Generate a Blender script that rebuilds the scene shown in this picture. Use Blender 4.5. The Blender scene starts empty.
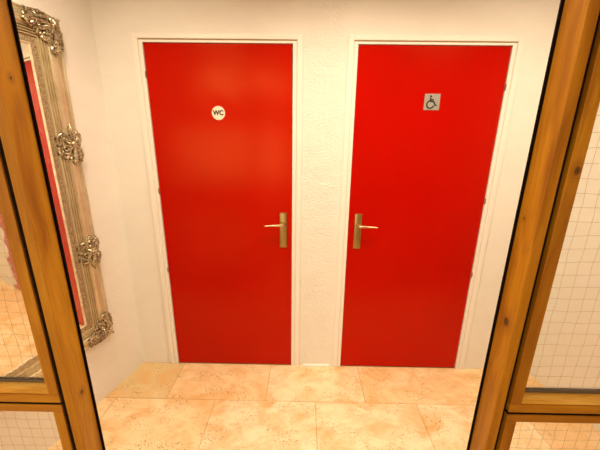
import bpy, bmesh, math, random
from math import sin, cos, pi, radians
from mathutils import Vector, Matrix
random.seed(4)
sc = bpy.context.scene
C = sc.collection

# ------------------------------------------------------------------ camera
cd = bpy.data.cameras.new('camera'); cam = bpy.data.objects.new('camera', cd); C.objects.link(cam)
FPX, PITCH, ROLL, YAW = 298.68, 0.2685, 0.0126, -0.0098
CAM = Vector((0, -1.7848, 1.5258))
fw = Vector((sin(YAW)*cos(PITCH), cos(YAW)*cos(PITCH), -sin(PITCH)))
x0 = Vector((cos(YAW), -sin(YAW), 0)); u0 = x0.cross(fw)
ax = cos(ROLL)*x0 + sin(ROLL)*u0; au = -sin(ROLL)*x0 + cos(ROLL)*u0
m = Matrix((ax, au, -fw)).transposed().to_4x4(); m.translation = CAM
cam.matrix_world = m
cd.sensor_width = 36; cd.lens = FPX*36/600; cd.clip_start = 0.02
sc.camera = cam

# ------------------------------------------------------------------ world, exposure, lights
w = bpy.data.worlds.new('world'); sc.world = w; w.use_nodes = True
w.node_tree.nodes['Background'].inputs[0].default_value = (1, .74, .46, 1)
w.node_tree.nodes['Background'].inputs[1].default_value = 0.2
sc.view_settings.view_transform = 'Standard'; sc.view_settings.look = 'None'
sc.view_settings.gamma = 1; sc.view_settings.use_curve_mapping = False
sc.view_settings.exposure = -0.09
WARM = (1, .79, .54)
def area(name, loc, rot, sx, sy, power, col=WARM, spread=180):
    l = bpy.data.lights.new(name, 'AREA'); l.shape = 'RECTANGLE'; l.size = sx; l.size_y = sy
    l.energy = power; l.color = col; l.spread = radians(spread)
    o = bpy.data.objects.new(name, l); C.objects.link(o); o.location = loc; o.rotation_euler = rot
    return o
area('lobby_overhead_light', (.22, -.74, 2.485), (0, 0, 0), .08, .08, 14, WARM, 146)
area('lobby_overhead_light', (-.72, -.85, 2.485), (0, 0, 0), .3, .3, 15.5, WARM, 155)  # extra overhead light, unseen, added to lift the left side wall
area('lobby_overhead_light', (1.12, -.8, 2.485), (0, 0, 0), .3, .3, 15.5, WARM, 155)  # likewise added, lifts the right side wall
area('hall_ceiling_light', (-.9, -3.9, 2.485), (0, 0, 0), 1.9, .28, 30)
area('hall_ceiling_light', (-1.0, -3.25, 2.485), (0, 0, 0), 1.2, .3, 20)
area('hall_fill_light', (-1.7, -5.9, 1.25), (radians(90), 0, 0), 2.6, 1.2, 42)  # no window stands here; upright light added for frontal fill and door sheen

# ------------------------------------------------------------------ material helpers
def mat(name, rough=.5, metal=0, col=(1, 1, 1), spec=.5):
    mt = bpy.data.materials.new(name); mt.use_nodes = True
    nt = mt.node_tree; b = nt.nodes['Principled BSDF']
    b.inputs['Base Color'].default_value = (*col, 1); b.inputs['Roughness'].default_value = rough
    b.inputs['Metallic'].default_value = metal; b.inputs['Specular IOR Level'].default_value = spec
    return mt, nt, b
class N:
    def __init__(s, nt): s.nt = nt
    def n(s, t, ins=None, **kw):
        nd = s.nt.nodes.new(t)
        for k, v in kw.items(): setattr(nd, k, v)
        for k, v in (ins or {}).items():
            if isinstance(v, bpy.types.NodeSocket): s.nt.links.new(v, nd.inputs[k])
            else: nd.inputs[k].default_value = v
        return nd
    def math(s, op, a, b=0., c=0.):
        nd = s.n('ShaderNodeMath', operation=op)
        for i, v in enumerate((a, b, c)):
            if isinstance(v, bpy.types.NodeSocket): s.nt.links.new(v, nd.inputs[i])
            else: nd.inputs[i].default_value = v
        return nd.outputs[0]
    def ramp(s, f, stops):
        nd = s.n('ShaderNodeValToRGB', {0: f}); e = nd.color_ramp.elements
        while len(e) < len(stops): e.new(.5)
        for el, (p, c) in zip(e, stops):
            el.position = p; el.color = (*c, 1) if len(c) == 3 else c
        return nd.outputs[0]
    def mix(s, f, a, b, mode='MIX'):
        nd = s.n('ShaderNodeMix', data_type='RGBA', blend_type=mode)
        for i, v in ((0, f), (6, a), (7, b)):
            if isinstance(v, bpy.types.NodeSocket): s.nt.links.new(v, nd.inputs[i])
            else: nd.inputs[i].default_value = v if i == 0 else (*v, 1)
        return nd.outputs[2]
    def pos(s, scale=(1, 1, 1)):
        g = s.n('ShaderNodeNewGeometry')
        mp = s.n('ShaderNodeMapping', {0: g.outputs['Position']}); mp.inputs['Scale'].default_value = scale
        return mp.outputs[0]
    def obj(s, scale=(1, 1, 1), loc=(0, 0, 0)):
        g = s.n('ShaderNodeTexCoord')
        mp = s.n('ShaderNodeMapping', {0: g.outputs['Object']}); mp.inputs['Scale'].default_value = scale
        mp.inputs['Location'].default_value = loc
        return mp.outputs[0]

def plaster(name, col, amp, column=False):
    mt, nt, b = mat(name, .75, 0, col, .3); k = N(nt)
    p = k.obj((1, 1, 2.0))
    n1 = k.n('ShaderNodeTexNoise', {'Vector': p, 'Scale': 55., 'Detail': 5., 'Roughness': .55}).outputs[0]
    n2 = k.n('ShaderNodeTexNoise', {'Vector': p, 'Scale': 6., 'Detail': 3.}).outputs[0]
    h = k.math('ADD', n1, n2)
    st = amp
    if column:   # the narrow column between the doors is trowelled much rougher
        sx = k.n('ShaderNodeSeparateXYZ', {0: k.obj()}).outputs[0]
        d = k.math('ABSOLUTE', k.math('SUBTRACT', sx, .098))
        f = k.n('ShaderNodeMapRange', {0: d, 1: .09, 2: .12, 3: 1., 4: .35}).outputs[0]
        st = k.math('MULTIPLY', f, amp)
    bp = k.n('ShaderNodeBump', {'Height': h, 'Distance': .012}); 
    if isinstance(st, bpy.types.NodeSocket): nt.links.new(st, bp.inputs['Strength'])
    else: bp.inputs['Strength'].default_value = st
    nt.links.new(bp.outputs[0], b.inputs['Normal'])
    v = k.ramp(n2, [(.3, tuple(c*.965 for c in col)), (.7, col)])
    nt.links.new(v, b.inputs['Base Color'])
    return mt
WALLC = (.83, .81, .775)
M_back = plaster('back_wall_plaster', WALLC, .62, True)
M_wall = plaster('wall_plaster', WALLC, .22)
M_white = mat('white_gloss_paint', .42, 0, (.84, .81, .77))[0]
M_gap = mat('dark_gap', .9, 0, (.30, .19, .07))[0]
M_groove = mat('painted_groove', .7, 0, (.78, .73, .66))[0]
M_caulk = mat('white_caulk', .4, 0, (.9, .88, .84))[0]

def wood(name, knots=(), base=(.41, .175, .003), dark=(.27, .095, .001), light=(.52, .25, .010), axis='Z', rough=.42):
    mt, nt, b = mat(name, rough, 0, base, .35); k = N(nt)
    sc_ = {'Z': (30, 30, 1.6), 'X': (1.6, 30, 30)}[axis]
    wp = k.n('ShaderNodeTexNoise', {'Vector': k.pos((2, 2, 2)), 'Scale': 1.3, 'Detail': 2.})
    base_p = k.pos(sc_)
    vadd = k.n('ShaderNodeVectorMath', {0: base_p}, operation='ADD')
    vs = k.n('ShaderNodeVectorMath', {0: wp.outputs['Color']}, operation='SCALE'); vs.inputs['Scale'].default_value = 2.4
    nt.links.new(vs.outputs[0], vadd.inputs[1])
    g1 = k.n('ShaderNodeTexNoise', {'Vector': vadd.outputs[0], 'Scale': 1.0, 'Detail': 4., 'Roughness': .6}).outputs[0]
    fine = k.n('ShaderNodeTexNoise', {'Vector': k.pos({'Z': (400, 400, 14), 'X': (14, 400, 400)}[axis]), 'Scale': 1., 'Detail': 2.}).outputs[0]
    c = k.ramp(g1, [(.32, dark), (.5, base), (.68, light)])
    c = k.mix(k.n('ShaderNodeMapRange', {0: fine, 1: .5, 2: .72, 3: 0., 4: .45}).outputs[0], c, dark)
    geo = k.n('ShaderNodeNewGeometry').outputs['Position']
    for (kx, ky, kz, r) in knots:
        v = k.n('ShaderNodeVectorMath', {0: geo, 1: (kx, ky, kz)}, operation='SUBTRACT').outputs[0]
        v = k.n('ShaderNodeVectorMath', {0: v, 1: (1., 1., .7)}, operation='MULTIPLY').outputs[0]
        L = k.n('ShaderNodeVectorMath', {0: v}, operation='LENGTH').outputs['Value']
        L = k.math('ADD', L, k.math('MULTIPLY', k.math('SUBTRACT', g1, .5), .006))
        rings = k.math('MULTIPLY', k.math('ADD', k.math('SINE', k.math('MULTIPLY', L, 1500.)), 1.), .3)
        halo = k.n('ShaderNodeMapRange', {0: L, 1: r, 2: r*3.2, 3: .85, 4: 0.}).outputs[0]
        c = k.mix(k.math('MULTIPLY', halo, k.math('ADD', rings, .3)), c, (.22, .07, .004))
        core = k.n('ShaderNodeMapRange', {0: L, 1: r*.6, 2: r*1.1, 3: .9, 4: 0.}).outputs[0]
        c = k.mix(core, c, (.07, .028, .006))
    nt.links.new(c, b.inputs['Base Color'])
    bp = k.n('ShaderNodeBump', {'Height': fine, 'Distance': .0006, 'Strength': .5})
    nt.links.new(bp.outputs[0], b.inputs['Normal'])
    return mt
M_woodZ = wood('oak_upright'); M_woodX = wood('oak_rail', axis='X')
M_beadX = wood('oak_bead', axis='X', base=(.74, .42, .07), dark=(.50, .23, .02), light=(.88, .60, .16), rough=.3)
M_beadZ = wood('oak_bead_upright', base=(.52, .24, .012), dark=(.36, .13, .004), light=(.62, .31, .03), rough=.35)
M_seal = mat('black_rubber', .8, 0, (.006, .003, .002), .1)[0]
M_gasket = mat('grey_gasket', .5, 0, (.10, .075, .05))[0]

def brass(name, col, rough):
    mt, nt, b = mat(name, rough, 1, col); k = N(nt)
    n = k.n('ShaderNodeTexNoise', {'Vector': k.obj((300, 300, 8)), 'Scale': 1.}).outputs[0]
    nt.links.new(k.ramp(n, [(.3, tuple(c*.8 for c in col)), (.7, col)]), b.inputs['Base Color'])
    return mt
M_plate = brass('brushed_brass', (.44, .34, .14), .36)
M_lever = brass('pale_brass', (.66, .50, .30), .30)

def red(name, a):
    mt, nt, b = mat(name, .21, 0, a, .42); k = N(nt)
    b.inputs['Specular Tint'].default_value = (1, .5, .12, 1)
    n = k.n('ShaderNodeTexNoise', {'Vector': k.obj((1.3, 1, .7)), 'Scale': 3., 'Detail': 4.}).outputs[0]
    nt.links.new(k.ramp(n, [(.3, tuple(c*.93 for c in a)), (.7, a)]), b.inputs['Base Color'])
    f = k.n('ShaderNodeTexNoise', {'Vector': k.obj((3, 1, 3)), 'Scale': 60., 'Detail': 2.}).outputs[0]
    bp = k.n('ShaderNodeBump', {'Height': f, 'Distance': .0004, 'Strength': .12})
    nt.links.new(bp.outputs[0], b.inputs['Normal'])
    return mt
M_redL = red('red_door_paint', (.455, .0006, .0001))
M_redR = M_redL

# ------------------------------------------------------------------ mesh helpers
def box(bm, a, b, bev=0):
    n = bmesh.new()
    bmesh.ops.create_cube(n, size=1)
    for v in n.verts:
        v.co = Vector(((a[i]+b[i])/2 + v.co[i]*abs(b[i]-a[i]) for i in range(3)))
    if bev: bmesh.ops.bevel(n, geom=n.edges[:], offset=bev, segments=2, affect='EDGES', profile=.5)
    merge(bm, n)
def merge(bm, n):
    me = bpy.data.meshes.new('t'); n.to_mesh(me); n.free(); bm.from_mesh(me); bpy.data.meshes.remove(me)
def prism(bm, pts, z0, z1):
    lo = [bm.verts.new((p[0], p[1], z0)) for p in pts]; hi = [bm.verts.new((p[0], p[1], z1)) for p in pts]
    bm.faces.new(lo[::-1]); bm.faces.new(hi)
    for i in range(len(pts)):
        j = (i+1) % len(pts); bm.faces.new((lo[i], lo[j], hi[j], hi[i]))
def tube(bm, pts, radii, seg=8, flat=1.0, nrm=None):
    """tapered tube along pts; flat squashes it along nrm"""
    pts = [Vector(p) for p in pts]; rings = []
    up = Vector(nrm) if nrm else Vector((0, 0, 1))
    for i, p in enumerate(pts):
        t = (pts[min(i+1, len(pts)-1)] - pts[max(i-1, 0)]).normalized()
        u = up if abs(t.dot(up)) < .95 else Vector((1, 0, 0))
        s = t.cross(u).normalized(); q = s.cross(t).normalized()
        r = radii[i] if hasattr(radii, '__len__') else radii
        rings.append([bm.verts.new(p + s*cos(2*pi*a/seg)*r + q*sin(2*pi*a/seg)*r*flat) for a in range(seg)])
    for i in range(len(rings)-1):
        for a in range(seg):
            b = (a+1) % seg; bm.faces.new((rings[i][a], rings[i][b], rings[i+1][b], rings[i+1][a]))
    bm.faces.new(rings[0][::-1]); bm.faces.new(rings[-1])
_US = []
for _i in range(1, 6):
    for _j in range(9): _US.append((sin(pi*_i/6)*cos(2*pi*_j/9), cos(pi*_i/6), sin(pi*_i/6)*sin(2*pi*_j/9)))
def ball(bm, c, r, sq=1.0):
    P = [bm.verts.new((c[0]+u[0]*r, c[1]+u[1]*r*sq, c[2]+u[2]*r)) for u in _US]
    a = bm.verts.new((c[0], c[1]+r*sq, c[2])); b = bm.verts.new((c[0], c[1]-r*sq, c[2]))
    for j in range(9):
        q = (j+1) % 9
        bm.faces.new((a, P[q], P[j])); bm.faces.new((b, P[36+j], P[36+q]))
        for i in range(4): bm.faces.new((P[i*9+j], P[i*9+q], P[i*9+9+q], P[i*9+9+j]))
def build(name, bm, mt, parent=None, smooth=False, loc=None, mt2=None):
    bmesh.ops.recalc_face_normals(bm, faces=bm.faces)
    me = bpy.data.meshes.new(name); bm.to_mesh(me); bm.free(); me.materials.append(mt)
    if mt2: me.materials.append(mt2)
    if smooth:
        for p in me.polygons: p.use_smooth = True
        me.set_sharp_from_angle(angle=radians(42))
    o = bpy.data.objects.new(name, me); C.objects.link(o)
    if parent: o.parent = parent
    if loc: o.location = loc
    return o
def struct(o, label=None):
    o['kind'] = 'structure'
    if label: o['label'] = label
    return o
def root(name, label, cat, loc=(0, 0, 0), rz=0, group=None):
    o = bpy.data.objects.new(name, None); C.objects.link(o); o.location = loc; o.rotation_euler = (0, 0, rz)
    o.empty_display_size = .1; o['label'] = label; o['category'] = cat
    if group: o['group'] = group
    return o

# ------------------------------------------------------------------ layout numbers
H = 2.03
DL = (-.867, -.0698); DR = (.2827, 1.088)       # door leaf x ranges
WA = radians(14.4)                              # splay of the left wall
LC = Vector((-1.122, 0, 0)); LD = Vector((-sin(WA), -cos(WA), 0)); LN = Vector((cos(WA), -sin(WA), 0))
RX = 1.58; RA = radians(10)
YF, YR = -1.293, -1.246                          # partition front and rear planes
CEIL = 2.5
def lwx(y): return LC.x + y*math.tan(WA)
def rwx(y): return RX - y*math.tan(RA)

# ------------------------------------------------------------------ shell
bm = bmesh.new(); T = .12; J = .024              # J: visible jamb lip
xs = [LC.x-.12, DL[0]-J, DL[1]+J, DR[0]-J, DR[1]+J, RX+.12]
box(bm, (xs[0], 0, 0), (xs[1], T, CEIL)); box(bm, (xs[2], 0, 0), (xs[3], T, CEIL)); box(bm, (xs[4], 0, 0), (xs[5], T, CEIL))
box(bm, (xs[1], 0, H+.0175), (xs[2], T, CEIL)); box(bm, (xs[3], 0, H+.0175), (xs[4], T, CEIL))
struct(build('wall_back', bm, M_back), 'cream plastered wall holding the two red doors')
bm = bmesh.new(); a = LC; b = LC + LD*1.42
prism(bm, [(a.x, a.y), (b.x, b.y), (b.x-.12, b.y), (a.x-.12, a.y)], 0, CEIL)
struct(build('wall_left', bm, M_wall), 'smooth cream side wall behind the ornate mirror')
bm = bmesh.new(); yb = -1.375
prism(bm, [(RX, 0), (RX+.12, 0), (rwx(yb)+.12, yb), (rwx(yb), yb)], 0, CEIL)
struct(build('wall_right', bm, M_wall), 'smooth cream side wall seen through the right wired glass')
bm = bmesh.new(); HX0, HX1, HY = -3.2, 3.2, -6.0
box(bm, (HX0, HY-.1, 0), (HX1, HY, CEIL)); box(bm, (HX0-.1, HY-.1, 0), (HX0, b.y, CEIL)); box(bm, (HX1, HY-.1, 0), (HX1+.1, b.y, CEIL))
box(bm, (HX0-.1, b.y, 0), (b.x-.12, b.y+.1, CEIL)); box(bm, (rwx(yb)+.12, b.y, 0), (HX1+.1, b.y+.1, CEIL))
struct(build('wall_hall', bm, M_wall), 'cream walls of the hall behind the viewer')
bm = bmesh.new(); box(bm, (HX0-.1, HY-.1, CEIL), (HX1+.1, .12, CEIL+.08))
struct(build('ceiling', bm, M_wall), 'cream ceiling')

# floor: travertine tiles laid in half bond
mt, nt, b_ = mat('travertine', .42, 0, (.9, .7, .45), .4); k = N(nt)
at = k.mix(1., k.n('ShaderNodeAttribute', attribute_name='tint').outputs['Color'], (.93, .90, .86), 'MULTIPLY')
p = k.pos((1, 1.5, 1))
n1 = k.n('ShaderNodeTexNoise', {'Vector': p, 'Scale': 5.5, 'Detail': 7., 'Roughness': .62, 'Distortion': .6}).outputs[0]
n2 = k.n('ShaderNodeTexNoise', {'Vector': p, 'Scale': 26., 'Detail': 5., 'Roughness': .7}).outputs[0]
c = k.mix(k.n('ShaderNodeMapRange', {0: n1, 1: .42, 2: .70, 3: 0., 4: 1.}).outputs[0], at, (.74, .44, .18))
c = k.mix(k.n('ShaderNodeMapRange', {0: n2, 1: .52, 2: .75, 3: 0., 4: .6}).outputs[0], c, (.70, .48, .24))
c = k.mix(k.n('ShaderNodeMapRange', {0: n1, 1: .25, 2: .42, 3: .5, 4: .0}).outputs[0], c, (.92, .80, .58))
vor = k.n('ShaderNodeTexVoronoi', {'Vector': k.pos((1, 1.6, 1)), 'Scale': 70.}).outputs['Distance']
cl = k.n('ShaderNodeTexNoise', {'Vector': p, 'Scale': 7., 'Detail': 3.}).outputs[0]
pit = k.math('MULTIPLY', k.n('ShaderNodeMapRange', {0: vor, 1: .16, 2: .32, 3: 1., 4: 0.}).outputs[0],
             k.n('ShaderNodeMapRange', {0: cl, 1: .46, 2: .58, 3: 0., 4: 1.}).outputs[0])
c = k.mix(k.math('MULTIPLY', pit, .95), c, (.24, .13, .04))
nt.links.new(c, b_.inputs['Base Color'])
bp = k.n('ShaderNodeBump', {'Height': k.math('SUBTRACT', n2, k.math('MULTIPLY', pit, 1.5)), 'Distance': .002, 'Strength': .35})
nt.links.new(bp.outputs[0], b_.inputs['Normal'])
M_stone = mt
M_grout = mat('grout', .9, 0, (.50, .33, .14))[0]
bm = bmesh.new(); lay = bm.loops.layers.float_color.new('tint')
S = .6125; G = .0016; rows = [(0.0, -.3084)] + [(-.3084 - i*S, -.3084-(i+1)*S) for i in range(10)]
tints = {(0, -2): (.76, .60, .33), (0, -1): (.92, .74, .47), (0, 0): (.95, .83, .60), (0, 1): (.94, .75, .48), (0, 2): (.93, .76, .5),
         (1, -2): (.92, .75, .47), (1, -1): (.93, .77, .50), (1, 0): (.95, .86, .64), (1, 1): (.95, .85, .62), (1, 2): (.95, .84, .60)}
rnd = random.Random(8)
for ri, (ya, yb_) in enumerate(rows):
    offx = -.212 if ri % 2 == 0 else .0926
    for ci in range(-7, 8):
        xa = offx + (ci)*S if ri % 2 == 0 else offx + (ci-1)*S
        xb = xa+S
        if ri == 0 and ci == 1: xb = xa+S*2
        if ri == 0 and ci == 2: continue
        # column 0 of row 0 spans J2..J4; column 0 of row 1 spans -.52...09
        xa_, xb_2 = max(xa, HX0), min(xb, HX1)
        if xb_2 - xa_ < .02: continue
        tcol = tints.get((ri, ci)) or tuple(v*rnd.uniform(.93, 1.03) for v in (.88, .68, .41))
        n = bmesh.new(); l2 = n.loops.layers.float_color.new('tint')
        bmesh.ops.create_cube(n, size=1)
        y0_, y1_ = yb_+G, (ya-G if ri else .0)
        for v in n.verts:
            v.co = Vector(((xa_+xb_2)/2 + v.co.x*(xb_2-xa_-2*G), (y0_+y1_)/2+v.co.y*(y1_-y0_), -.01+v.co.z*.02))
        bmesh.ops.bevel(n, geom=[e for e in n.edges if all(v.co.z > -.001 for v in e.verts)], offset=.0012, segments=1, affect='EDGES')
        for f in n.faces:
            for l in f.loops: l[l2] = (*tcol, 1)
        merge(bm, n)
fl = struct(build('floor', bm, M_stone), 'floor of large pale travertine tiles with thin joints')
bm = bmesh.new(); box(bm, (HX0-.1, HY-.1, -.06), (HX1+.1, .12, -.0025))
gr = build('grout', bm, M_grout, fl); 

# ------------------------------------------------------------------ door casings and doors
def ring_casing(bm, x0, x1, z1, wo, y0, y1, bev=.002, wt=None):
    wt = wt or wo
    """three-sided band of width wo outside the rectangle x0..x1, 0..z1"""
    box(bm, (x0-wo, y0, 0), (x0, y1, z1+wt), bev); box(bm, (x1, y0, 0), (x1+wo, y1, z1+wt), bev)
    box(bm, (x0-.001, y0, z1), (x1+.001, y1, z1+wt), bev)
def casing(i, D, label):
    r = bpy.data.objects.new('trim_%d' % i, None); C.objects.link(r); struct(r, label); r['category'] = 'door frame'
    bm = bmesh.new()
    n = bmesh.new(); ring_casing(n, D[0]-.003, D[1]+.003, H+.003, .019, -.006, T-.001, .0015, .0125); merge(bm, n)
    build('door_jamb', bm, M_white, r)
    bm = bmesh.new(); ring_casing(bm, D[0]-.0265, D[1]+.0265, H+.0195, .030, -.012, .004, .004, .026)
    build('architrave', bm, M_white, r)
    bm = bmesh.new(); ring_casing(bm, D[0]-.022, D[1]+.022, H+.0155, .0045, -.0035, .002, 0)
    build('side_groove', bm, M_groove, r)
    bm = bmesh.new(); box(bm, (D[0]-.024, -.0065, H+.0150), (D[1]+.024, .002, H+.0200))  # brown strip stands in for the shadow line of the head groove
    build('head_shadow_line', bm, M_gap, r)
    return r
trL = casing(1, DL, 'cream painted frame around the left red door')
trR = casing(2, DR, 'cream painted frame around the right red door')

def text_mesh(name, s, size, mt, parent, loc, bold=.0, sx=1.0):
    cu = bpy.data.curves.new(name, 'FONT'); cu.body = s; cu.size = size; cu.extrude = .0006; cu.offset = bold
    cu.align_x = 'CENTER'; cu.align_y = 'CENTER'
    o = bpy.data.objects.new('tmp', cu); C.objects.link(o)
    dg = bpy.context.evaluated_depsgraph_get(); me = bpy.data.meshes.new_from_object(o.evaluated_get(dg))
    bpy.data.objects.remove(o)
    me.transform(Matrix.Rotation(pi/2, 4, 'X') @ Matrix.Diagonal((sx, 1, 1, 1))); me.materials.clear(); me.materials.append(mt)
    t = bpy.data.objects.new(name, me); C.objects.link(t); t.parent = parent; t.location = loc
    return t

def door(i, D, mt, side, label, hx, hz):
    """side = +1: lever points to -x (latch on the right edge)"""
    r = bpy.data.objects.new('door_%d' % i, None); C.objects.link(r); r.location = ((D[0]+D[1])/2, 0, 0)
    struct(r, label); r['category'] = 'door'
    cx = r.location.x
    bm = bmesh.new(); box(bm, (D[0]-cx, 0, .006), (D[1]-cx, .04, H), .0015)
    build('door_leaf', bm, mt, r)
    # long-plate lever handle
    hr = bpy.data.objects.new('door_handle', None); C.objects.link(hr); hr.parent = r; hr.location = (hx-cx, 0, hz)
    bm = bmesh.new(); box(bm, (-.0215, -.008, -.156), (.0215, .002, .068), .003)
    bmesh.ops.create_cone(bm, cap_ends=True, segments=20, radius1=.0125, radius2=.0115, depth=.012,
                          matrix=Matrix.Translation((0, -.012, 0)) @ Matrix.Rotation(pi/2, 4, 'X'))
    build('backplate', bm, M_plate, hr, True)
    s = -side
    bm = bmesh.new()
    pts = [(0, -.012, 0), (0, -.040, 0), (s*.006, -.052, 0), (s*.020, -.057, 0), (s*.06, -.058, -.001), (s*.09, -.057, -.0035), (s*.108, -.055, -.005)]
    tube(bm, pts, [.0105, .0105, .0115, .0085, .0054, .0048, .0046], 12)
    ball(bm, (s*.108, -.055, -.005), .0046)
    build('lever', bm, M_lever, hr, True)
    return r
dL = door(1, DL, M_redL, 1, 'flat red door on the left with a round WC sign', -.121, 1.044)
dR = door(2, DR, M_redR, -1, 'flat red door on the right with a square wheelchair sign', .340, 1.044)
def hinge(D_edge, z, parent):
    bm = bmesh.new()
    for q in range(3): 
        bmesh.ops.create_cone(bm, cap_ends=True, segments=10, radius1=.0035, radius2=.0035, depth=.010, matrix=Matrix.Translation((0, 0, (q-1)*.011)))
    o = build('hinge', bm, M_hinge, parent, True); o.location = (D_edge-parent.location.x, -.006, z); return o
M_hinge = mat('worn_hinge', .45, .6, (.34, .16, .09))[0]
for z in (1.875, 1.235, .72): hinge(DL[0]-.003, z, dL)
for z in (1.83, 1.20, .72): hinge(DR[1]+.003, z, dR)

# caulk line at the foot of the column between the doors
bm = bmesh.new(); box(bm, (.014, -.012, 0), (.200, .001, .014), .003)
struct(build('trim_3', bm, M_caulk), 'thin white strip at the foot of the column between the doors')

# ------------------------------------------------------------------ signs
M_disc = mat('cream_enamel', .35, 0, (.86, .80, .66))[0]
M_ink = mat('black_ink', .5, 0, (.015, .014, .018))[0]
M_signplate = mat('brushed_silver_sign', .38, .35, (.40, .39, .36))[0]
M_frost = mat('sign_edge', .5, .6, (.45, .40, .32))[0]
s1 = root('door_sign', 'round cream sign with black WC letters on the left red door', 'sign', (-.485, 0, 1.682))
bm = bmesh.new(); bmesh.ops.create_cone(bm, cap_ends=True, segments=48, radius1=.0375, radius2=.0365, depth=.004,
    matrix=Matrix.Translation((0, -.002, 0)) @ Matrix.Rotation(pi/2, 4, 'X'))
build('sign_plate', bm, M_disc, s1)
t1 = text_mesh('lettering', 'WC', .0355, M_ink, s1, (0, -.0045, 0), .0017, .93)
s2 = root('door_sign', 'square silver sign with a black wheelchair symbol on the right red door', 'sign', (.7035, 0, 1.752))
bm = bmesh.new(); box(bm, (-.0425, -.004, -.042), (.0425, 0, .042), .001)
build('sign_plate', bm, M_signplate, s2)
bm = bmesh.new()
def P2(x, z): return (x, -.0045, z)
k_ = .0037
ball(bm, P2(-.009, .0285), .0066, .35)
tube(bm, [P2(-.010, .020), P2(-.0085, .003), P2(.010, .002)], [k_*1.3, k_*1.3, k_*1.1], 8, .4, (0, -1, 0))
tube(bm, [P2(-.009, .012), P2(.007, .011)], k_, 8, .4, (0, -1, 0))
tube(bm, [P2(.010, .002), P2(.019, -.019), P2(.028, -.016)], [k_*1.1, k_*1.2, k_], 8, .4, (0, -1, 0))
arc = [P2(-.008+.0195*cos(a), -.013+.0195*sin(a)) for a in [radians(100+i*12) for i in range(0, 21)]]
tube(bm, arc, k_*1.1, 8, .4, (0, -1, 0))
build('wheelchair_symbol', bm, M_ink, s2, True)

# ------------------------------------------------------------------ ornate mirror
MW, MZ0, MZ1, FW = .72, .395, 2.068, .170
mr = root('wall_mirror', 'tall mirror in an ornate champagne silver frame on the left wall', 'mirror',
          LC + LD*.216 + Vector((0, 0, MZ0)), math.atan2(LD.y, LD.x))
MH = MZ1-MZ0
def silver(name, col, dark, rough, scale=60., metal=.85):
    mt, nt, b = mat(name, rough, metal, col); k = N(nt)
    n = k.n('ShaderNodeTexNoise', {'Vector': k.obj(), 'Scale': scale, 'Detail': 5., 'Roughness': .65}).outputs[0]
    nt.links.new(k.ramp(n, [(.36, dark), (.58, col)]), b.inputs['Base Color'])
    return mt
M_sil = silver('champagne_silver_leaf', (.74, .67, .47), (.64, .57, .38), .40, 12., .8)
M_orn = silver('antiqued_silver_relief', (.66, .57, .40), (.12, .08, .035), .30, 110., .72)
M_tex = silver('speckled_silver', (.55, .47, .30), (.17, .12, .06), .4, 220., .6)
M_crevice = silver('crevice_shade', (.16, .11, .055), (.07, .045, .02), .5, 90., .6)
M_lin = silver('pale_liner', (.85, .77, .60), (.66, .56, .40), .4, 40., .4)
def sweep(prof):
    """mitred closed sweep of profile [(inset, height)] around the mirror rectangle"""
    bm = bmesh.new(); L = []
    for (t, h) in prof:
        t *= .9
        rd = max(.0, .012 - t)       # slightly rounded outer corner
        pts = []
        for (cx, cz, a0) in ((MW-t-rd, MH-t-rd, 0), (t+rd, MH-t-rd, 90), (t+rd, t+rd, 180), (MW-t-rd, t+rd, 270)):
            for i in range(5):
                a = radians(a0 + i*22.5); pts.append((cx+rd*cos(a), h, cz+rd*sin(a)))
        L.append([bm.verts.new(p) for p in pts])
    n = len(L[0])
    for i in range(len(L)-1):
        for j in range(n):
            q = (j+1) % n
            bm.faces.new((L[i][j], L[i][q], L[i+1][q], L[i+1][j]))
    bmesh.ops.remove_doubles(bm, verts=bm.verts, dist=1e-5)
    return bm
build('mirror_frame', sweep([(0, .001), (0, .020), (.003, .026), (.008, .028), (.013, .026), (.016, .021), (.022, .0195), (.028, .021),
    (.031, .026), (.037, .033), (.046, .039), (.057, .0415), (.068, .039), (.077, .032), (.080, .029), (.0835, .0355), (.0865, .0355), (.0905, .0235),
    (.0945, .0345), (.0975, .034), (.1015, .0215), (.1055, .0325), (.1085, .032), (.1125, .0195), (.1175, .030), (.121, .029), (.124, .020), (.124, .001)]), M_sil, mr, True)
build('frieze', sweep([(.1235, .002), (.1235, .0215), (.128, .0225), (.136, .0195), (.146, .020), (.151, .0205), (.153, .018), (.153, .002)]), M_tex, mr, True)
build('liner', sweep([(.1525, .002), (.1525, .019), (.154, .0215), (.157, .0215), (.159, .019), (.161, .016), (.162, .002)]), M_lin, mr, True)
bm = bmesh.new(); box(bm, (.140, .002, .140), (MW-.140, .0150, MH-.140))
M_mir = mat('mirror_glass', .015, 1, (.95, .88, .76))[0]
build('mirror_glass', bm, M_mir, mr)
bm = bmesh.new(); box(bm, (.02, -.002, .02), (MW-.02, .003, MH-.02))
build('backing_board', bm, M_gap, mr)

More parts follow.
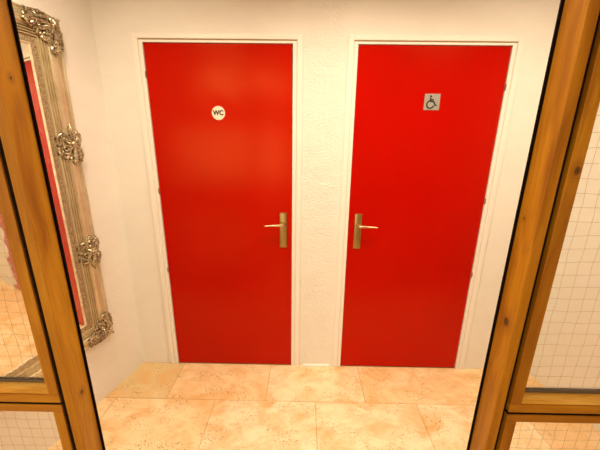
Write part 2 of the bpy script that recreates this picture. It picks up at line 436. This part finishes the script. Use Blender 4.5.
def hgt(t):      # frame surface height under inset t
    return .026 + .016*math.exp(-((t-.055)/.035)**2)
def spiral(cx, cz, r0, a0, turns, sgn, n=22):
    out = []
    for i in range(n):
        f = i/(n-1); r = r0*(1-.82*f); a = a0 + sgn*turns*2*pi*f
        out.append((cx+r*cos(a), cz+r*sin(a)))
    return out
def bez(p0, p1, p2, p3, n=12):
    return [tuple((1-t)**3*p0[i]+3*(1-t)**2*t*p1[i]+3*(1-t)*t*t*p2[i]+t**3*p3[i] for i in (0, 1)) for t in [j/(n-1) for j in range(n)]]
def leaf(L, base, ang, length, width, curl=.5, lift=.010, lobes=4):
    """acanthus leaf: curved midrib with side lobes; L collects (pts2d, radii, lift)"""
    pts = []
    x, z = base; a = ang
    n = 9
    for i in range(n):
        pts.append((x, z)); x += cos(a)*length/n; z += sin(a)*length/n; a += curl/n
    L.append((pts, [width*.30*(1-.75*(i/(n-1))) + .0010 for i in range(n)], lift))
    for i in range(lobes):
        f = .12 + .7*i/lobes; q = pts[int(f*(n-1))]; aa = ang + curl*f
        for s in (-1, 1):
            d = aa + s*.85; l = width*(1.15-.6*f)
            lp = [(q[0]+cos(d-s*.35*j)*l*j/4, q[1]+sin(d-s*.35*j)*l*j/4) for j in range(5)]
            L.append((lp, [.0012, width*.20, width*.22, width*.16, .0010], lift*.7))
def corner_elems():
    L = []; B = []
    for sw in (0, 1):
        E = []
        # long C-scroll running along the side, ending in a volute
        e = bez((.030, .060), (.060, .015), (.120, .030), (.150, .048)) + spiral(.152, .064, .017, -1.5, 1.3, 1)[2:]
        E.append((e, [.0030+.0032*sin(pi*min(1, i/(len(e)-1)*1.15)) for i in range(len(e))], .014))
        e = bez((.012, .030), (.050, .004), (.100, .006), (.138, .014)) + spiral(.140, .026, .011, -1.5, 1.1, 1, 14)[2:]
        E.append((e, [.0022+.0026*sin(pi*i/(len(e)-1)) for i in range(len(e))], .010))
        e = bez((.070, .085), (.085, .060), (.110, .070), (.120, .085)) + spiral(.112, .094, .011, .2-.8, 1.2, 1, 14)[2:]
        E.append((e, [.0020+.0028*sin(pi*i/(len(e)-1)) for i in range(len(e))], .010))
        leaf(E, (.080, .050), -.05, .095, .020, .35, .016, 5)
        leaf(E, (.060, .030), -.25, .060, .013, .5, .014, 4)
        leaf(E, (.085, .075), .35, .060, .014, -.7, .012, 4)
        leaf(E, (.120, .060), .1, .070, .013, -.3, .012, 4)
        bb = [(.125, .058, .0052), (.098, .028, .0045), (.170, .046, .0042), (.066, .012, .0038), (.100, .100, .0036), (.178, .062, .0034), (.050, .072, .005)]
        for (pts, r, l) in E: L.append(([(q[1], q[0]) if sw else q for q in pts], r, l))
        B += [((b[1], b[0]) if sw else (b[0], b[1])) + (b[2],) for b in bb]
    # shell on the diagonal
    for i in range(7):
        a = radians(225 - 66 + i*22)
        pts = [(.052+cos(a)*.040*j/5, .052+sin(a)*.040*j/5) for j in range(6)]
        L.append((pts, [.0035, .0045, .0052, .0056, .0052, .0020], .020))
    for i in range(5):
        a = radians(45 - 60 + i*30)
        pts = [(.056+cos(a)*.040*j/5, .056+sin(a)*.040*j/5) for j in range(6)]
        L.append((pts, [.0035, .0042, .0045, .0042, .0034, .0012], .015))
    B += [(.020, .020, .0075), (.034, .020, .005), (.020, .034, .005), (.053, .053, .0095), (.085, .085, .005), (.098, .112, .0035)]
    return L, B
def side_elems():
    L = []; B = []
    for sz in (-1, 1):
        E = []
        leaf(E, (.055, .008), pi/2, .082, .024, 0., .018, 5)
        leaf(E, (.045, .010), pi/2+.65, .058, .016, -.7, .014, 4)
        leaf(E, (.065, .010), pi/2-.65, .062, .016, .6, .014, 4)
        leaf(E, (.028, .004), pi/2+.25, .060, .012, -.5, .010, 4)
        e = bez((.095, .004), (.118, .012), (.112, .040), (.088, .046)) + spiral(.088, .036, .011, pi/2, 1.2, 1, 14)[2:]
        E.append((e, [.0022+.0030*sin(pi*i/(len(e)-1)) for i in range(len(e))], .011))
        e = bez((.020, .004), (.000, .014), (.004, .040), (.022, .050)) + spiral(.024, .041, .010, pi/2, 1.2, -1, 14)[2:]
        E.append((e, [.0022+.0028*sin(pi*i/(len(e)-1)) for i in range(len(e))], .011))
        bb = [(.055, .060, .005), (.100, .022, .0042), (.012, .024, .0040), (.036, .034, .0042), (.075, .036, .0042), (.122, .006, .0038)]
        for (pts, r, l) in E: L.append(([(q[0], q[1]*sz) for q in pts], r, l))
        B += [(b[0], b[1]*sz, b[2]) for b in bb]
    for i in range(8):
        a = i*pi/4
        L.append(([(.058+cos(a)*.026*j/4, sin(a)*.022*j/4) for j in range(5)], [.003, .005, .0062, .0055, .002], .017))
    B += [(.058, 0, .0085)]
    return L, B
def filler(kind):
    rf = random.Random(5 if kind else 9); L = []; B = []
    while len(L) < (44 if kind else 34):
        if kind:
            a, b = rf.uniform(.012, .165), rf.uniform(.012, .165)
            if min(a, b) > .105 - .25*max(0, max(a, b)-.10): continue
        else:
            b = rf.uniform(-.058, .058); a = rf.uniform(.014, .112)
            if a > .112-.9*abs(b): continue
        sp = spiral(a, b, rf.uniform(.007, .012), rf.uniform(0, 6), rf.uniform(.7, 1.2), rf.choice((-1, 1)), 12)
        L.append((sp, [.0016+.0022*sin(pi*i/11) for i in range(12)], rf.uniform(.006, .012)))
        if rf.random() < .5: B.append((a, b, rf.uniform(.0028, .0042)))
    return L, B
def relief(L, B, fx):
    bm = bmesh.new(); L = [(p, [v*1.15 for v in r_], l) for p, r_, l in L]
    for (pts, r, l) in L:
        P = []
        for i, q in enumerate(pts):
            x, z, t = fx(q[0], q[1]); f = i/(len(pts)-1)
            P.append((x, hgt(t) - .004 + l*(.25+.75*sin(pi*min(1, f*.85+.12))), z))
        tube(bm, P, [v*1.0 for v in r], 7, 1.0, (0, 1, 0))
    for (a, b, r) in B:
        x, z, t = fx(a, b); ball(bm, (x, hgt(t)+.008+.4*r, z), r)
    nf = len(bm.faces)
    for (pts, rr_, l) in L[::2]:      # dark blobs under the relief, crevice shade put into the colour
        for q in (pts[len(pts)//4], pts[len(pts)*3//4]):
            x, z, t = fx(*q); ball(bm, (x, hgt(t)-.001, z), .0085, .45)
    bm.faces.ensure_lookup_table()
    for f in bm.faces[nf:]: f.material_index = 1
    return bm
L, B = corner_elems(); l2_, b2_ = filler(1); L += l2_; B += b2_
for cxn, czn in ((0, 1), (0, 0), (1, 1), (1, 0)):
    fx = lambda a, b: ((MW-a+.009 if cxn else a-.009), (MH-b+.006 if czn else b-.006), min(a, b)-.005)
    build('corner_ornament', relief(L, B, fx), M_orn, mr, True, None, M_crevice)
L, B = side_elems(); l2_, b2_ = filler(0); L += l2_; B += b2_
for cxn in (0, 1):
    for zc in (MH/2+.265, MH/2-.29):
        fx = lambda a, b: ((MW-a*1.12+.012 if cxn else a*1.12-.012), zc+b*1.25, a)
        build('side_ornament', relief(L, B, fx), M_orn, mr, True, None, M_crevice)

# ------------------------------------------------------------------ oak partition with wired glass
mt, nt, b_ = mat('wired_cast_glass', .03, 0, (.97, .97, .93)); k = N(nt)
b_.inputs['Transmission Weight'].default_value = 1; b_.inputs['IOR'].default_value = 1.45
n = k.n('ShaderNodeTexNoise', {'Vector': k.pos((1, 1, 1)), 'Scale': 22., 'Detail': 1.5}).outputs[0]
bp = k.n('ShaderNodeBump', {'Height': n, 'Distance': .004, 'Strength': .15}); nt.links.new(bp.outputs[0], b_.inputs['Normal'])
M_glass = mt
M_wire = mat('steel_wire', .45, .4, (.42, .33, .20))[0]
def post(x_in, s, knots, label):
    """x_in: reveal plane; s=-1 left, +1 right (direction away from the opening)"""
    r = root('oak_post', label, 'post', (x_in + s*.011, (YF+YR)/2, 0)); ox, oy = r.location.x, r.location.y
    bm = bmesh.new(); box(bm, (x_in-ox, YF-oy, 0), (x_in+s*.0180-ox, YR-oy, CEIL), .0012)
    build('post_body', bm, wood('oak_post_wood', knots), r)
    bm = bmesh.new(); box(bm, (x_in-s*.0048-ox, YR-oy, 0), (x_in+s*.018-ox, YR+.002-oy, CEIL))
    build('edge_seal', bm, M_seal, r)
    bm = bmesh.new(); box(bm, (x_in+s*.0185-ox, YF+.003-oy, 0), (x_in+s*(.0236 if s > 0 else .0262)-ox, YR-oy, CEIL))
    build('shadow_gap_seal', bm, M_seal, r)
    return r
XL, XR = -.4685, .3965
post(XL, -1, [(XL, -1.268, 1.005, .0045), (XL, -1.27, 1.62, .003)], 'oak door post left of the opening, in front of the mirror')
post(XR, 1, [(XR, -1.272, 1.197, .0075), (XR, -1.26, 1.40, .002)], 'oak door post right of the opening, beside the right red door')
ZG = .9975
def panel(xa, xb, z0, z1, yo, name, label, low):
    """framed wired pane between xa < xb"""
    s_in = 1 if abs(xb) < abs(xa) else -1      # side of the inner stile
    r = root(name, label, 'window panel', ((xa+xb)/2, (YF+YR)/2, z0)); ox, oy, oz = r.location
    def bx(bm, a, b, bev=.0012): box(bm, (a[0]-ox, a[1]-oy, a[2]-oz), (b[0]-ox, b[1]-oy, b[2]-oz), bev)
    SW = .0215 if low else .0225; RB, RT = (.06, .0185) if low else (.0195, .06)
    yb = YR
    for x in (xa, xb-SW):
        bm = bmesh.new(); bx(bm, (x, YF, z0+(RB if not low else 0)), (x+SW, yb, z1-(RT if low else 0)))
        inner = (x == xa) == (s_in < 0)
        mtl = M_woodZ
        if inner and not low and xa > 0: mtl = wood('oak_stile_wood', [(xa+.0145, YF, 1.488, .0055)], base=(.36, .15, .003))
        build('stile', bm, mtl, r)
    bm = bmesh.new(); bx(bm, (xa, YF, z0), (xb, yb, z0+RB)) if not low else bx(bm, (xa+SW, YF, z0), (xb-SW, yb, z0+RB))
    build('bottom_rail', bm, M_woodX, r)
    bm = bmesh.new(); bx(bm, (xa+(SW if not low else 0), YF, z1-RT), (xb-(SW if not low else 0), yb, z1))
    build('top_rail', bm, M_woodX, r)
    gx0, gx1, gz0, gz1 = xa+SW, xb-SW, z0+RB, z1-RT
    BW = .0
    if not low:
        # sloping moulded bead at the foot of the pane
        bm = bmesh.new()
        prof = [(YF+.003, 0), (YF+.002, .006), (YF+.005, .010), (YF+.007, .013), (YF+.006, .018), (YF+.010, .023), (YF+.018, .028), (YF+.024, .029), (YF+.024, 0)]
        v0 = [bm.verts.new((gx0-ox, y-oy, gz0+z*.42-oz)) for y, z in prof]; v1 = [bm.verts.new((gx1-ox, y-oy, gz0+z*.42-oz)) for y, z in prof]
        for i in range(len(prof)):
            j = (i+1) % len(prof); bm.faces.new((v0[i], v0[j], v1[j], v1[i]))
        bm.faces.new(v0); bm.faces.new(v1[::-1])
        build('glazing_bead', bm, M_beadX, r, True)
        gz0b = gz0+.0122
        bm = bmesh.new(); bx(bm, (gx0, YF+.019, gz0b), (gx1, YF+.030, gz0b+.0065), .001)
        build('gasket', bm, M_gasket, r)
    else: gz0b = gz0
    bm = bmesh.new(); bx(bm, (gx0-.004, YF+.025, gz0b-.004), (gx1+.004, YF+.031, gz1+.004), 0)
    gl = build('glass_pane', bm, M_glass, r)
    # embedded wire grid, a little wavy
    bm = bmesh.new(); rr = random.Random(int(abs(xa)*100)+low)
    yw = YF+.0235; st = .0252
    nx = int((gx1-gx0)/st); nz = int((gz1-gz0b)/st)
    def wv(a, ph): return .0011*sin(a*41+ph)+.0008*sin(a*97+ph*2)
    for i in range(1, nx+1):
        x = gx0+.010+(i-1)*st if s_in < 0 else gx1-.010-(i-1)*st; ph = rr.uniform(0, 6)
        zz = [gz0b + (gz1-gz0b)*j/60 for j in range(61)]
        tube(bm, [(x+wv(z, ph)-ox, yw-oy, z-oz) for z in zz], .00030, 4, 1, (0, 1, 0))
    for i in range(nz+1):
        z = gz0b+.012+i*st; ph = rr.uniform(0, 6)
        if z > gz1: break
        xx = [gx0 + (gx1-gx0)*j/40 for j in range(41)]
        tube(bm, [(x-ox, yw-oy, z+wv(x, ph)-oz) for x in xx], .00030, 4, 1, (0, 1, 0))
    build('wire_mesh', bm, M_wire, gl)
    return r
yl = (YF+YR)/2
XLo = -.4955; XRo = .4255
lw = lwx(YF)+.002-.0; rw = rwx(YF)-.012
panel(lwx(YR)+.004, XLo, ZG+.003, CEIL, 0, 'glazed_panel', 'upper wired glass panel in oak frame left of the doorway', False)
panel(XRo, rwx(YR)-.004, ZG+.003, CEIL, 0, 'glazed_panel', 'upper wired glass panel in oak frame right of the doorway', False)
panel(lwx(YR)+.004, XLo, 0, ZG-.003, 0, 'glazed_panel', 'lower wired glass panel in oak frame left of the doorway', True)
panel(XRo, rwx(YR)-.004, 0, ZG-.003, 0, 'glazed_panel', 'lower wired glass panel in oak frame right of the doorway', True)
# dark seal in the joint between upper and lower panels
for xa, xb, lb in ((lwx(YR)+.004, XLo, 'black rubber joint between the left glass panels'), (XRo, rwx(YR)-.004, 'black rubber joint between the right glass panels')):
    bm = bmesh.new(); box(bm, (xa, YF+.002, ZG-.003), (xb, YR-.002, ZG+.003))
    o = build('rubber_joint', bm, M_seal); o['label'] = lb; o['category'] = 'seal'
